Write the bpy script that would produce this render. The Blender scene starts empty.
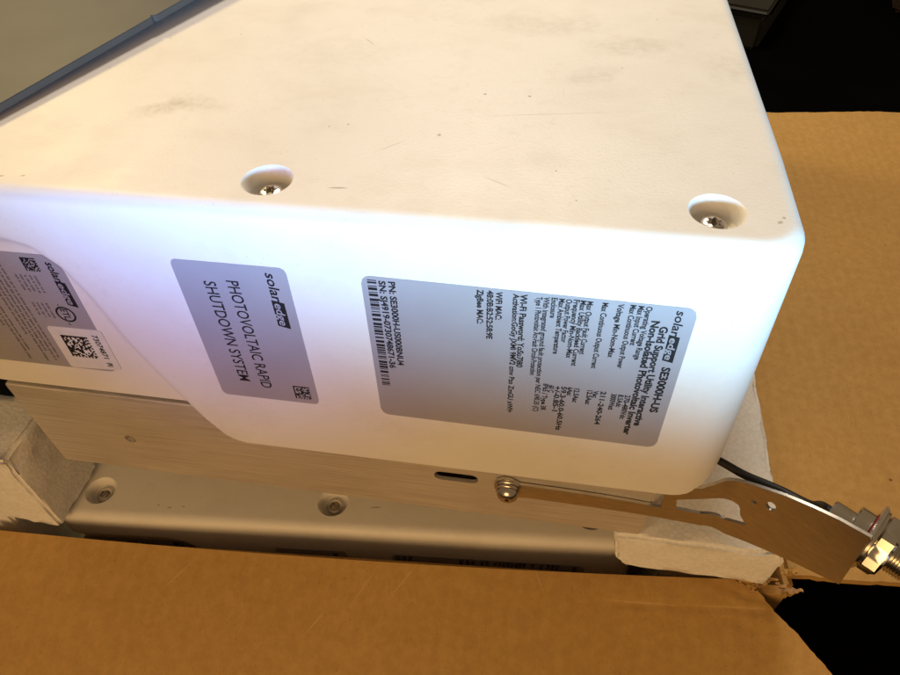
import bpy, bmesh, math, random
from mathutils import Vector, Matrix
random.seed(7)
sc = bpy.context.scene
COL = sc.collection
MM = 0.001
# ------------------------------------------------------------------ camera
cam = bpy.data.cameras.new('camera'); cam_o = bpy.data.objects.new('camera', cam); COL.objects.link(cam_o)
cam.sensor_fit = 'HORIZONTAL'; cam.sensor_width = 36.0; cam.lens = 36.0*684.06/900.0
cam.clip_start = 0.01; cam.clip_end = 50
R = Matrix(((0.9864845565, 0.1606932841, -0.0320294903), (0.0969296533, -0.7299113907, -0.6766343208), (-0.1321092809, 0.6643847005, -0.7356222588)))
cx, cy, cz = R[0], -R[1], -R[2]
M = Matrix(((cx[0], cy[0], cz[0], -0.0662982), (cx[1], cy[1], cz[1], -0.1426226), (cx[2], cy[2], cz[2], 0.1143227), (0, 0, 0, 1)))
cam_o.matrix_world = M
sc.camera = cam_o
# ------------------------------------------------------------------ world, lamps, exposure
w = bpy.data.worlds.new('World'); sc.world = w; w.use_nodes = True
w.node_tree.nodes['Background'].inputs[0].default_value = (1.0, 0.68, 0.38, 1)
w.node_tree.nodes['Background'].inputs[1].default_value = 0.20
def lamp(name, kind, loc, target, energy, color, **kw):
    l = bpy.data.lights.new(name, kind); o = bpy.data.objects.new(name, l); COL.objects.link(o)
    l.energy = energy; l.color = color
    for k, v in kw.items(): setattr(l, k, v)
    o.location = Vector(loc)*MM
    o.rotation_euler = (Vector(target)-Vector(loc)).to_track_quat('-Z', 'Y').to_euler()
    return o
lamp('ceiling_lamp', 'AREA', (-170, 700, 760), (-80, 40, -40), 6.2, (1.0, 0.86, 0.69), shape='DISK', size=0.24)
lamp('yellow_left_fill', 'AREA', (-640, 480, 520), (-200, 80, 0), 3.0, (1.0, 0.75, 0.34), shape='DISK', size=0.14)  # extra lamp added to yellow the left of the lid
lamp('torch', 'SPOT', (130, -510, 42), (30, 0, 385), 41.0, (0.35, 0.70, 1.0), spot_size=math.radians(90), spot_blend=0.24, shadow_soft_size=0.05)
lamp('blue_fill_spot', 'SPOT', (-200, -330, 30), (-178, 0, -12), 4.6, (0.10, 0.24, 1.0), spot_size=math.radians(28), spot_blend=1.0, shadow_soft_size=0.05)  # added spot, tints the wall blue-violet around the shutdown label; no screen stands there
lamp('warm_front_fill', 'AREA', (-190, -820, 205), (-120, 0, -90), 3.5, (1.0, 0.58, 0.22), shape='DISK', size=0.45)  # added warm fill from the front for side wall, heat sink and front flap
vs = sc.view_settings
vs.view_transform = 'Standard'; vs.look = 'None'; vs.exposure = 0.0; vs.gamma = 1.0; vs.use_curve_mapping = False

# ------------------------------------------------------------------ materials
def mat(name):
    m = bpy.data.materials.new(name); m.use_nodes = True
    nt = m.node_tree; b = nt.nodes['Principled BSDF']
    return m, nt, b
def nd(nt, t, **kw):
    n = nt.nodes.new(t)
    for k, v in kw.items():
        if k in n.inputs.keys(): n.inputs[k].default_value = v
        else: setattr(n, k, v)
    return n
def coords(nt, scale=(1, 1, 1), rot=(0, 0, 0), loc=(0, 0, 0)):
    tc = nd(nt, 'ShaderNodeTexCoord'); mp = nd(nt, 'ShaderNodeMapping')
    mp.inputs['Scale'].default_value = scale; mp.inputs['Rotation'].default_value = rot; mp.inputs['Location'].default_value = loc
    nt.links.new(tc.outputs['Object'], mp.inputs['Vector']); return mp.outputs['Vector']
def noise(nt, vec, scale, detail=4, rough=0.55):
    n = nd(nt, 'ShaderNodeTexNoise'); n.inputs['Scale'].default_value = scale; n.inputs['Detail'].default_value = detail; n.inputs['Roughness'].default_value = rough
    nt.links.new(vec, n.inputs['Vector']); return n.outputs['Fac']
def ramp(nt, fac, stops):
    r = nd(nt, 'ShaderNodeValToRGB'); e = r.color_ramp.elements
    while len(e) < len(stops): e.new(0.5)
    for i, (p, c) in enumerate(stops): e[i].position = p; e[i].color = c if len(c) == 4 else (*c, 1)
    nt.links.new(fac, r.inputs['Fac']); return r.outputs['Color']
def mix(nt, fac, a, b, mode='MIX'):
    m = nd(nt, 'ShaderNodeMix', data_type='RGBA', blend_type=mode)
    if isinstance(fac, (int, float)): m.inputs[0].default_value = fac
    else: nt.links.new(fac, m.inputs[0])
    for s, v in ((6, a), (7, b)):
        if isinstance(v, tuple): m.inputs[s].default_value = (*v, 1) if len(v) == 3 else v
        else: nt.links.new(v, m.inputs[s])
    return m.outputs[2]
def math_(nt, op, a, b=None):
    m = nd(nt, 'ShaderNodeMath', operation=op)
    for i, v in ((0, a), (1, b)):
        if v is None: continue
        if isinstance(v, (int, float)): m.inputs[i].default_value = v
        else: nt.links.new(v, m.inputs[i])
    return m.outputs[0]
def bump(nt, b, h, strength, dist):
    n = nd(nt, 'ShaderNodeBump'); n.inputs['Strength'].default_value = strength; n.inputs['Distance'].default_value = dist
    nt.links.new(h, n.inputs['Height']); nt.links.new(n.outputs['Normal'], b.inputs['Normal'])
BW = lambda v: (v, v, v)

def blob(nt, centre, radii, rotz=0.0, wob=0.5, wscale=160):
    """soft patch (0..1) of a stain with its own shape, at a place on the object (mm)"""
    tc = nd(nt, 'ShaderNodeTexCoord')
    mp = nd(nt, 'ShaderNodeMapping', vector_type='TEXTURE')
    mp.inputs['Location'].default_value = tuple(c*MM for c in centre); mp.inputs['Rotation'].default_value = (0, 0, rotz)
    mp.inputs['Scale'].default_value = tuple(r*MM for r in radii)
    nt.links.new(tc.outputs['Object'], mp.inputs['Vector'])
    ln = nd(nt, 'ShaderNodeVectorMath', operation='LENGTH'); nt.links.new(mp.outputs['Vector'], ln.inputs[0])
    nz = noise(nt, tc.outputs['Object'], wscale, 5, 0.65)
    s = math_(nt, 'ADD', ln.outputs['Value'], math_(nt, 'MULTIPLY', math_(nt, 'SUBTRACT', nz, 0.5), wob*2))
    return ramp(nt, s, [(0.35, BW(1)), (1.0, BW(0))])

def white_paint():
    m, nt, b = mat('white_powder_coat')
    v = coords(nt)
    c = ramp(nt, noise(nt, v, 18, 5), [(0.3, (0.80, 0.785, 0.76)), (0.7, (0.845, 0.835, 0.82))])
    # faint handling grime in broad clouds
    g = ramp(nt, noise(nt, coords(nt, (1, 1.6, 1)), 30, 6, 0.62), [(0.50, BW(0)), (0.78, BW(1))])
    c = mix(nt, math_(nt, 'MULTIPLY', g, 0.26), c, (0.55, 0.48, 0.38))
    # dirt specks
    vo = nd(nt, 'ShaderNodeTexVoronoi'); vo.inputs['Scale'].default_value = 150; nt.links.new(v, vo.inputs['Vector'])
    sp = ramp(nt, vo.outputs['Distance'], [(0.03, BW(1)), (0.06, BW(0))])
    sepc = nd(nt, 'ShaderNodeSeparateColor'); nt.links.new(vo.outputs['Color'], sepc.inputs[0])
    rare = ramp(nt, sepc.outputs[0], [(0.80, BW(0)), (0.82, BW(1))])
    c = mix(nt, math_(nt, 'MULTIPLY', math_(nt, 'MULTIPLY', sp, rare), 0.75), c, (0.16, 0.11, 0.07))
    vo2 = nd(nt, 'ShaderNodeTexVoronoi'); vo2.inputs['Scale'].default_value = 420; nt.links.new(v, vo2.inputs['Vector'])
    sp2 = ramp(nt, vo2.outputs['Distance'], [(0.05, BW(1)), (0.10, BW(0))])
    clus = ramp(nt, noise(nt, coords(nt, loc=(3, 1, 0)), 45, 4), [(0.47, BW(0)), (0.66, BW(1))])
    c = mix(nt, math_(nt, 'MULTIPLY', math_(nt, 'MULTIPLY', sp2, clus), 0.6), c, (0.35, 0.25, 0.16))
    gr = ramp(nt, noise(nt, coords(nt, (1, 1, 1), (0, 0, 0.6)), 240, 6, 0.75), [(0.52, BW(0)), (0.74, BW(1))])
    ga = ramp(nt, noise(nt, coords(nt, loc=(1, 4, 2)), 22, 4), [(0.45, BW(0.1)), (0.65, BW(1))])
    c = mix(nt, math_(nt, 'MULTIPLY', math_(nt, 'MULTIPLY', gr, ga), 0.22), c, (0.42, 0.34, 0.24))
    # named stains on the lid
    for ce, ra, rz, k, wb in (((-200, 52, 0), (13, 6, 4), 0.5, 0.50, 0.55), ((-190, 56, 0), (16, 7, 4), -0.2, 0.30, 0.6), ((-45, 112, 0), (22, 10, 4), 0.1, 0.30, 0.6),
                              ((-58, 88, 0), (14, 7, 4), 0.6, 0.33, 0.6), ((-75, 128, 0), (30, 12, 4), 0, 0.26, 0.6), ((-12, 100, 0), (12, 16, 4), 0, 0.22, 0.6), ((-150, 95, 0), (30, 18, 4), 0.3, 0.14, 0.6)):
        st = blob(nt, ce, ra, rz, wb)
        fine = ramp(nt, noise(nt, v, 260, 5, 0.7), [(0.38, BW(0.25)), (0.62, BW(1))])
        c = mix(nt, math_(nt, 'MULTIPLY', math_(nt, 'MULTIPLY', st, fine), k*0.8), c, (0.36, 0.31, 0.23))
    # scuffs: thin dark strokes
    for ce, ra, rz in (((-72, 61, 0), (26, 0.32, 3), 0.16), ((-83, 22, 0), (5.5, 0.5, 3), -0.5), ((-118, 37, 0), (7, 0.35, 3), 0.75), ((-128, 14, 0), (3.5, 0.45, 3), 0.1), ((-93, 72, 0), (0.7, 0.7, 3), 0),
                       ((-78, 72, 0), (0.7, 0.7, 3), 0), ((-104, 45, 0), (0.8, 0.8, 3), 0), ((-7.5, 12.5, -1), (1.2, 0.8, 3), 0.7), ((-6.2, 14.6, -1), (0.7, 0.9, 3), 0.3), ((-142, 108, 0), (6, 0.5, 3), 2.3), ((-232, 8, 0), (1.5, .5, 3), .2), ((-238, 9, 0), (1.0, .4, 3), .2), ((-225, 9, 0), (1, .4, 3), .2)):
        st = blob(nt, ce, ra, rz, 0.6, 420)
        c = mix(nt, math_(nt, 'MULTIPLY', st, 0.26 if ra[0] > 5 else 0.65), c, (0.20, 0.16, 0.11))
    nt.links.new(c, b.inputs['Base Color'])
    rr = ramp(nt, noise(nt, v, 60, 5), [(0.3, BW(0.42)), (0.7, BW(0.55))]); nt.links.new(rr, b.inputs['Roughness'])
    bump(nt, b, noise(nt, v, 900, 3), 0.06, 0.001)
    return m
WHITE = white_paint()

def aluminium():
    m, nt, b = mat('brushed_aluminium')
    v = coords(nt, (6, 60, 900))
    n1 = noise(nt, v, 4, 6, 0.65)
    n2 = noise(nt, coords(nt), 25, 5, 0.6)
    c = ramp(nt, n1, [(0.30, (0.42, 0.385, 0.35)), (0.5, (0.70, 0.66, 0.62)), (0.70, (0.96, 0.93, 0.90))])
    c = mix(nt, math_(nt, 'MULTIPLY', ramp(nt, n2, [(0.45, BW(0)), (0.75, BW(1))]), 0.35), c, (0.48, 0.41, 0.34))
    nt.links.new(c, b.inputs['Base Color'])
    b.inputs['Metallic'].default_value = 0.5
    nt.links.new(ramp(nt, n1, [(0.3, BW(0.55)), (0.7, BW(0.38))]), b.inputs['Roughness'])
    bump(nt, b, n1, 0.25, 0.0006)
    return m
ALU = aluminium()

def steel(name, base, rough, streak=(1, 1, 1)):
    m, nt, b = mat(name)
    n = noise(nt, coords(nt, streak), 180, 5, 0.6)
    nt.links.new(ramp(nt, n, [(0.3, tuple(x*0.82 for x in base)), (0.7, base)]), b.inputs['Base Color'])
    b.inputs['Metallic'].default_value = 1.0
    nt.links.new(ramp(nt, n, [(0.3, BW(rough*1.25)), (0.7, BW(rough*0.85))]), b.inputs['Roughness'])
    bump(nt, b, n, 0.01, 0.0001)
    return m
STEEL = steel('stainless_sheet', (0.68, 0.65, 0.60), 0.32, (1, 1, 5))
SCREW = steel('screw_steel', (0.66, 0.62, 0.58), 0.24)
NICKEL = steel('nickel_plate', (0.72, 0.69, 0.63), 0.20)

def label_silver():
    m, nt, b = mat('silver_label_film')
    v = coords(nt)
    n = noise(nt, v, 40, 4)
    nt.links.new(ramp(nt, n, [(0.3, (0.475, 0.46, 0.51)), (0.7, (0.525, 0.51, 0.56))]), b.inputs['Base Color'])
    b.inputs['Metallic'].default_value = 0.35
    b.inputs['Roughness'].default_value = 0.42
    bump(nt, b, noise(nt, v, 120, 3), 0.03, 0.001)
    return m
SILVER = label_silver()
def simple(name, col, rough, nscale=60, var=0.15, bscale=None, bst=0.1, bd=0.001, metallic=0.0):
    m, nt, b = mat(name)
    v = coords(nt); n = noise(nt, v, nscale, 5)
    nt.links.new(ramp(nt, n, [(0.3, tuple(x*(1-var) for x in col)), (0.7, tuple(min(1, x*(1+var)) for x in col))]), b.inputs['Base Color'])
    b.inputs['Roughness'].default_value = rough; b.inputs['Metallic'].default_value = metallic
    if bscale: bump(nt, b, noise(nt, v, bscale, 4), bst, bd)
    return m
INK = simple('black_print', (0.012, 0.012, 0.014), 0.5)
PAPER = simple('white_sticker', (0.72, 0.72, 0.72), 0.45, 200, 0.06)
RUBBER = simple('black_rubber', (0.012, 0.012, 0.013), 0.5, 90, 0.3, 300, 0.2)
DARK = simple('dark_floor', (0.002, 0.002, 0.0024), 0.9, 8, 0.4, 60, 0.3)
DARK.node_tree.nodes['Principled BSDF'].inputs['Specular IOR Level'].default_value = 0.02
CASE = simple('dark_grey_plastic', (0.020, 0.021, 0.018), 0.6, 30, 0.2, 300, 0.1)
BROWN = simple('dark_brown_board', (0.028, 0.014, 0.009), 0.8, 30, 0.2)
SEAL = simple('red_seal', (0.25, 0.02, 0.015), 0.5)

def foam_mat():
    m, nt, b = mat('polystyrene_foam')
    v = coords(nt)
    vo = nd(nt, 'ShaderNodeTexVoronoi'); vo.inputs['Scale'].default_value = 560; nt.links.new(v, vo.inputs['Vector'])
    n = noise(nt, v, 30, 5)
    c = ramp(nt, n, [(0.3, (0.87, 0.87, 0.86)), (0.7, (0.92, 0.92, 0.91))])
    c = mix(nt, math_(nt, 'MULTIPLY', ramp(nt, vo.outputs['Distance'], [(0.25, BW(0)), (0.75, BW(1))]), 0.30), c, (0.62, 0.59, 0.54))
    nt.links.new(c, b.inputs['Base Color']); b.inputs['Roughness'].default_value = 0.75
    inv = math_(nt, 'SUBTRACT', 1.0, vo.outputs['Distance'])
    bump(nt, b, math_(nt, 'ADD', inv, math_(nt, 'MULTIPLY', n, 1.5)), 0.22, 0.0006)
    return m
FOAM = foam_mat()

def cardboard():
    m, nt, b = mat('kraft_cardboard')
    v = coords(nt)
    big = noise(nt, coords(nt, (1, 1, 1)), 9, 5)
    fib = noise(nt, coords(nt, (60, 14, 60)), 14, 7, 0.7)
    c = ramp(nt, big, [(0.25, (0.460, 0.268, 0.078)), (0.75, (0.550, 0.335, 0.106))])
    c = mix(nt, math_(nt, 'MULTIPLY', ramp(nt, fib, [(0.35, BW(0)), (0.75, BW(1))]), 0.35), c, (0.60, 0.375, 0.13))
    # flutes telegraphing through the liner
    sx = nd(nt, 'ShaderNodeSeparateXYZ'); nt.links.new(v, sx.inputs[0])
    wv = math_(nt, 'SINE', math_(nt, 'MULTIPLY', sx.outputs[0], 2*math.pi/0.0072))
    c = mix(nt, math_(nt, 'MULTIPLY', math_(nt, 'ADD', math_(nt, 'MULTIPLY', wv, 0.5), 0.5), 0.06), c, (0.30, 0.15, 0.05))
    mo = noise(nt, v, 210, 6, 0.7)
    c = mix(nt, math_(nt, 'MULTIPLY', ramp(nt, mo, [(0.40, BW(1)), (0.55, BW(0))]), 0.16), c, (0.28, 0.135, 0.035))
    c = mix(nt, math_(nt, 'MULTIPLY', ramp(nt, mo, [(0.52, BW(0)), (0.70, BW(1))]), 0.18), c, (0.64, 0.42, 0.17))
    # flecks in the recycled pulp
    vo = nd(nt, 'ShaderNodeTexVoronoi'); vo.inputs['Scale'].default_value = 520; nt.links.new(v, vo.inputs['Vector'])
    sep = nd(nt, 'ShaderNodeSeparateColor'); nt.links.new(vo.outputs['Color'], sep.inputs[0])
    fl = math_(nt, 'MULTIPLY', ramp(nt, vo.outputs['Distance'], [(0.10, BW(1)), (0.22, BW(0))]), ramp(nt, sep.outputs[0], [(0.80, BW(0)), (0.86, BW(1))]))
    c = mix(nt, math_(nt, 'MULTIPLY', fl, 0.45), c, (0.17, 0.085, 0.03))
    vo3 = nd(nt, 'ShaderNodeTexVoronoi'); vo3.inputs['Scale'].default_value = 70; nt.links.new(v, vo3.inputs['Vector'])
    sep3 = nd(nt, 'ShaderNodeSeparateColor'); nt.links.new(vo3.outputs['Color'], sep3.inputs[0])
    fl3 = math_(nt, 'MULTIPLY', ramp(nt, vo3.outputs['Distance'], [(0.05, BW(1)), (0.08, BW(0))]), ramp(nt, sep3.outputs[0], [(0.80, BW(0)), (0.84, BW(1))]))
    c = mix(nt, math_(nt, 'MULTIPLY', fl3, 0.8), c, (0.07, 0.03, 0.012))
    # pale rub marks
    rub = ramp(nt, noise(nt, coords(nt, (20, 70, 20), (0, 0, 0.5)), 2.2, 6, 0.7), [(0.66, BW(0)), (0.80, BW(1))])
    c = mix(nt, math_(nt, 'MULTIPLY', rub, 0.30), c, (0.60, 0.38, 0.17))
    for ce, ra, rz in (((-94, -210, 153), (11.3, 0.45, 6), 0.88), ((-6, -203, 153), (13.3, 0.45, 6), 1.07), ((12, -198, 155), (10.9, 0.45, 6), 0.99), ((-25, -220, 147), (9.3, 0.45, 6), 0.97), ((121, -192, 153), (19.8, 0.45, 6), 0.07), ((161, -188, 154), (20.5, 0.45, 6), 0.10), ((73, -189, 156), (8.7, 0.45, 6), -1.07)):
        c = mix(nt, math_(nt, 'MULTIPLY', blob(nt, ce, ra, rz, 0.5, 300), 0.5), c, (0.66, 0.46, 0.22))
    nt.links.new(c, b.inputs['Base Color']); b.inputs['Roughness'].default_value = 0.72
    b.inputs['Specular IOR Level'].default_value = 0.3
    h = math_(nt, 'ADD', math_(nt, 'MULTIPLY', wv, 0.10), math_(nt, 'ADD', fib, math_(nt, 'MULTIPLY', big, 2.0)))
    bump(nt, b, h, 0.35, 0.0008)
    return m
CARD = cardboard()
TORN = simple('torn_paper_fibre', (0.50, 0.31, 0.14), 0.9, 300, 0.35, 500, 0.6, 0.002)

def grey_plate():
    m, nt, b = mat('worn_grey_metal')
    v = coords(nt)
    n = noise(nt, v, 25, 6, 0.6)
    c = ramp(nt, n, [(0.3, (0.062, 0.062, 0.063)), (0.7, (0.082, 0.082, 0.083))])
    vo = nd(nt, 'ShaderNodeTexVoronoi'); vo.inputs['Scale'].default_value = 110; nt.links.new(v, vo.inputs['Vector'])
    sep = nd(nt, 'ShaderNodeSeparateColor'); nt.links.new(vo.outputs['Color'], sep.inputs[0])
    cl = ramp(nt, noise(nt, coords(nt, loc=(.3, .2, 0)), 28, 3), [(0.50, BW(0)), (0.60, BW(1))])
    fl = math_(nt, 'MULTIPLY', math_(nt, 'MULTIPLY', ramp(nt, vo.outputs['Distance'], [(0.12, BW(1)), (0.2, BW(0))]), ramp(nt, sep.outputs[0], [(0.6, BW(0)), (0.64, BW(1))])), cl)
    c = mix(nt, math_(nt, 'MULTIPLY', fl, 0.85), c, (0.05, 0.025, 0.012))
    nt.links.new(c, b.inputs['Base Color']); b.inputs['Roughness'].default_value = 0.55; b.inputs['Metallic'].default_value = 0.2
    bump(nt, b, n, 0.2, 0.0006)
    return m
GREY = grey_plate()

# ------------------------------------------------------------------ helpers
def mesh_obj(name, verts, faces, m, parent=None, smooth=30, mm=True):
    me = bpy.data.meshes.new(name)
    k = MM if mm else 1
    me.from_pydata([(x*k, y*k, z*k) for x, y, z in verts], [], faces)
    me.update()
    return finish(name, me, m, parent, smooth)
def shade(me, ang):
    bm = bmesh.new(); bm.from_mesh(me)
    bmesh.ops.recalc_face_normals(bm, faces=bm.faces)
    for f in bm.faces: f.smooth = True
    for e in bm.edges:
        e.smooth = not (len(e.link_faces) == 2 and e.calc_face_angle(0) > math.radians(ang))
    bm.to_mesh(me); bm.free()
def finish(name, me, m, parent=None, smooth=30):
    if smooth: shade(me, smooth)
    me.materials.clear(); me.materials.append(m)
    o = bpy.data.objects.new(name, me); COL.objects.link(o)
    if parent: o.parent = parent
    return o
def bm_obj(name, bm, m, parent=None, smooth=30):
    me = bpy.data.meshes.new(name); bm.to_mesh(me); bm.free()
    return finish(name, me, m, parent, smooth)
def empty(name, label, cat, loc=(0, 0, 0), rz=0, group=None):
    o = bpy.data.objects.new(name, None); COL.objects.link(o); o.empty_display_size = 0.02
    o.location = Vector(loc)*MM; o.rotation_euler = (0, 0, rz); o['label'] = label; o['category'] = cat
    if group: o['group'] = group
    return o
def tag(o, label, cat): o['label'] = label; o['category'] = cat; return o
def evaluated(o):
    dg = bpy.context.evaluated_depsgraph_get(); dg.update()
    return bpy.data.meshes.new_from_object(o.evaluated_get(dg))
def boolean(o, cutters, ang=30):
    for c in cutters:
        md = o.modifiers.new('cut', 'BOOLEAN'); md.object = c; md.operation = 'DIFFERENCE'; md.solver = 'EXACT'
    bpy.context.view_layer.update()
    me = evaluated(o); o.modifiers.clear(); old = o.data; m = old.materials[0]
    o.data = me; shade(me, ang); me.materials.clear(); me.materials.append(m)
    for c in cutters: bpy.data.objects.remove(c)
def lathe_data(profile, n=40):
    """profile [(r,h)] about +Z; first and last at r=0 close it"""
    V, F, rings = [], [], []
    for r, h in profile:
        if r < 1e-6: rings.append([len(V)]); V.append((0, 0, h))
        else:
            rings.append(list(range(len(V), len(V)+n)))
            V += [(r*math.cos(2*math.pi*i/n), r*math.sin(2*math.pi*i/n), h) for i in range(n)]
    for a, b in zip(rings, rings[1:]):
        for i in range(n):
            j = (i+1) % n
            if len(a) == 1 and len(b) == 1: continue
            if len(a) == 1: F.append((a[0], b[i], b[j]))
            elif len(b) == 1: F.append((a[i], a[j], b[0]))
            else: F.append((a[i], a[j], b[j], b[i]))
    return V, F
def place(V, origin, axis, roll=0.0):
    q = Vector((0, 0, 1)).rotation_difference(Vector(axis).normalized()).to_matrix() @ Matrix.Rotation(roll, 3, 'Z')
    o = Vector(origin); return [tuple(o+q@Vector(v)) for v in V]
def lathe(name, profile, origin, axis, m, parent, n=40, smooth=30):
    V, F = lathe_data(profile, n)
    return mesh_obj(name, place(V, origin, axis), F, m, parent, smooth)

# ------------------------------------------------------------------ the setting
def floor():
    V, F = [], []
    n = 24
    for i in range(n+1):
        for j in range(n+1):
            V.append((-3000+6000*i/n, -1500+6000*j/n, -350))
    for i in range(n):
        for j in range(n):
            a = i*(n+1)+j; F.append((a, a+1, a+n+2, a+n+1))
    o = mesh_obj('floor', V, F, DARK, None, 0); o['kind'] = 'structure'
floor()

# ------------------------------------------------------------------ inverter
DR = 0.0339
LX, LY, RC, RF = 294.0, 370.0, 13.0, 5.0
BND = [(-420, -16), (-236, -16), (-227, -18.5), (-219, -27), (-214, -39), (-211.5, -48), (-208.5, -60), (-202, -77), (-193.5, -97), (-186, -116), (-184, -160)]
def recess(x, z):
    """depth of the scooped pocket on the left of the side wall (mm)"""
    best, inside = 1e9, False
    for (x0, z0), (x1, z1) in zip(BND, BND[1:]):
        dx, dz = x1-x0, z1-z0; t = max(0, min(1, ((x-x0)*dx+(z-z0)*dz)/(dx*dx+dz*dz)))
        d = math.hypot(x-x0-t*dx, z-z0-t*dz)
        if d < best: best = d; inside = (dx*(z-z0)-dz*(x-x0)) < 0
    if not inside: return 0.0
    s = min(1, best/7.5); return 4.2*s*s*(3-2*s)
def fy(x, z): return z*DR + recess(x, z)
ZB = [(-1000, -96.5), (-196.5, -96.5), (-194.2, -99), (-190, -105), (-187.5, -109.5), (-184, -112.6), (-179, -114.0), (-16, -114.0), (-12, -113.7), (-8.6, -112.6), (-4.6, -108.5), (-2.35, -103.0), (-0.8, -97.5), (0, -94), (1000, -94)]
def zb(x):
    for (a, za), (b, zc) in zip(ZB, ZB[1:]):
        if a <= x <= b: return za+(zc-za)*(x-a)/(b-a)
def loop(off):
    """rounded rectangle plan, inset by off; returns (x, y, is_front)"""
    P = []; r = max(0.5, RC-off)
    fx0, fx1 = -LX+RC, -RC
    nf = 200
    for i in range(nf): P.append((fx0+(fx1-fx0)*i/nf, off, True))
    def arc(cx_, cy_, a0, n=10):
        for i in range(n):
            a = math.radians(a0+90*i/n); P.append((cx_+r*math.cos(a), cy_+r*math.sin(a), False))
    arc(-RC, RC, -90)
    for i in range(10): P.append((-off, RC+(LY-2*RC)*i/10, False))
    arc(-RC, LY-RC, 0)
    for i in range(6): P.append((-RC+(fx0-fx1)*i/6, LY-off, False))
    arc(-LX+RC, LY-RC, 90)
    for i in range(10): P.append((-LX+off, LY-RC-(LY-2*RC)*i/10, False))
    arc(-LX+RC, RC, 180)
    return P
def cover_mesh():
    V, F, rings = [], [], []
    def ring(fn):
        idx = []
        for p in fn: idx.append(len(V)); V.append(p)
        rings.append(idx)
    def taper(x, y): return x-0.030*max(0, y-40)*max(0, (x+LX/2)/(LX/2))
    def lvl(off, zf):
        out = []
        for x, y, fr in loop(off):
            z = zf(x, y)
            yy = y+(recess(x, z) if y < RC+2 and z < -8 else 0)
            out.append((taper(x, y), yy, z))
        return out
    ring(lvl(RF+1.2, lambda x, y: 0.0)); 
    for k in range(8):
        a = math.pi/2*k/7
        ring(lvl(RF*(1-math.sin(a)), lambda x, y, a=a: -RF*(1-math.cos(a))))
    n = 64
    def bottom(x, y):
        if y <= RC: return zb(x)
        if x > -RC: return -94.0
        if x < -LX+RC: return -96.5-17.5*min(1, (y-RC)/120)
        return -114.0
    for k in range(1, n+1):
        def zf(x, y, k=k): return -RF+(bottom(x, y)+RF)*k/n
        out = []
        for x, y, fr in loop(0):
            z = zf(x, y); o = z*DR    # draft: outwards as z falls
            cxm, cym = -LX/2, LY/2
            nx = 1 if x > -RC else (-1 if x < -LX+RC else 0); ny = -1 if y < RC else (1 if y > LY-RC else 0)
            kx = 0 if nx == 0 else (1.0 if ny == 0 else min(1, abs((x-(-RC if nx > 0 else -LX+RC)))/RC))
            ky = 0 if ny == 0 else (1.0 if nx == 0 else min(1, abs((y-(RC if ny < 0 else LY-RC)))/RC))
            X = x-o*nx*kx; Y = y-o*ny*ky
            if y < RC+2 and z < -8: Y += recess(x, z)*(1 if y < RC else max(0, 1-(y-RC)/2))
            out.append((taper(X, y), Y, z))
        ring(out)
    last = [V[i] for i in rings[-1]]
    ctr = (-LX/2, LY/2)
    def inset(pts, d, zf):
        res = []
        N = len(pts)
        for i, (x, y, z) in enumerate(pts):
            a = pts[i-1]; b = pts[(i+1) % N]; t = Vector((b[0]-a[0], b[1]-a[1])); t.normalize()
            res.append((x-t.y*d, y+t.x*d, zf(z)))
        return res
    ins = inset(last, 2.2, lambda z: z)
    ring(ins); ring([(x, y, -50.0) for x, y, z in ins])
    N = len(rings[0])
    for a, b in zip(rings, rings[1:]):
        for i in range(N):
            j = (i+1) % N; F.append((a[i], b[i], b[j], a[j]))
    F.append(tuple(rings[0])); F.append(tuple(reversed(rings[-1])))
    return V, F
HOLES = [(-23.0, 15.6), (-150.0, 15.6), (-271.0, 15.6)]
def torx_screw(x, y, z, parent):
    n = 48; V = [(0, 0, -1.6)]; F = []
    R_ = 3.9
    def rt(i): return 1.75+0.38*math.cos(6*2*math.pi*i/n)
    rows = [(lambda i: rt(i)*0.8, -1.6), (lambda i: rt(i), -1.5), (lambda i: rt(i), 0.35), (lambda i: rt(i)*0.5+R_*0.5*0.72, 0.28), (lambda i: R_*0.86, 0.0), (lambda i: R_, -0.6), (lambda i: R_, -2.2)]
    idx = []
    for rf, h in rows:
        idx.append([len(V)+i for i in range(n)])
        V += [(rf(i)*math.cos(2*math.pi*i/n), rf(i)*math.sin(2*math.pi*i/n), h) for i in range(n)]
    for i in range(n): F.append((0, idx[0][i], idx[0][(i+1) % n]))
    for a, b in zip(idx, idx[1:]):
        for i in range(n): j = (i+1) % n; F.append((a[i], b[i], b[j], a[j]))
    F.append(tuple(reversed(idx[-1])))
    return mesh_obj('cover_screw', place(V, (x, y, z), (0, 0, 1), 0.3), F, SCREW, parent, 35)

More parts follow.
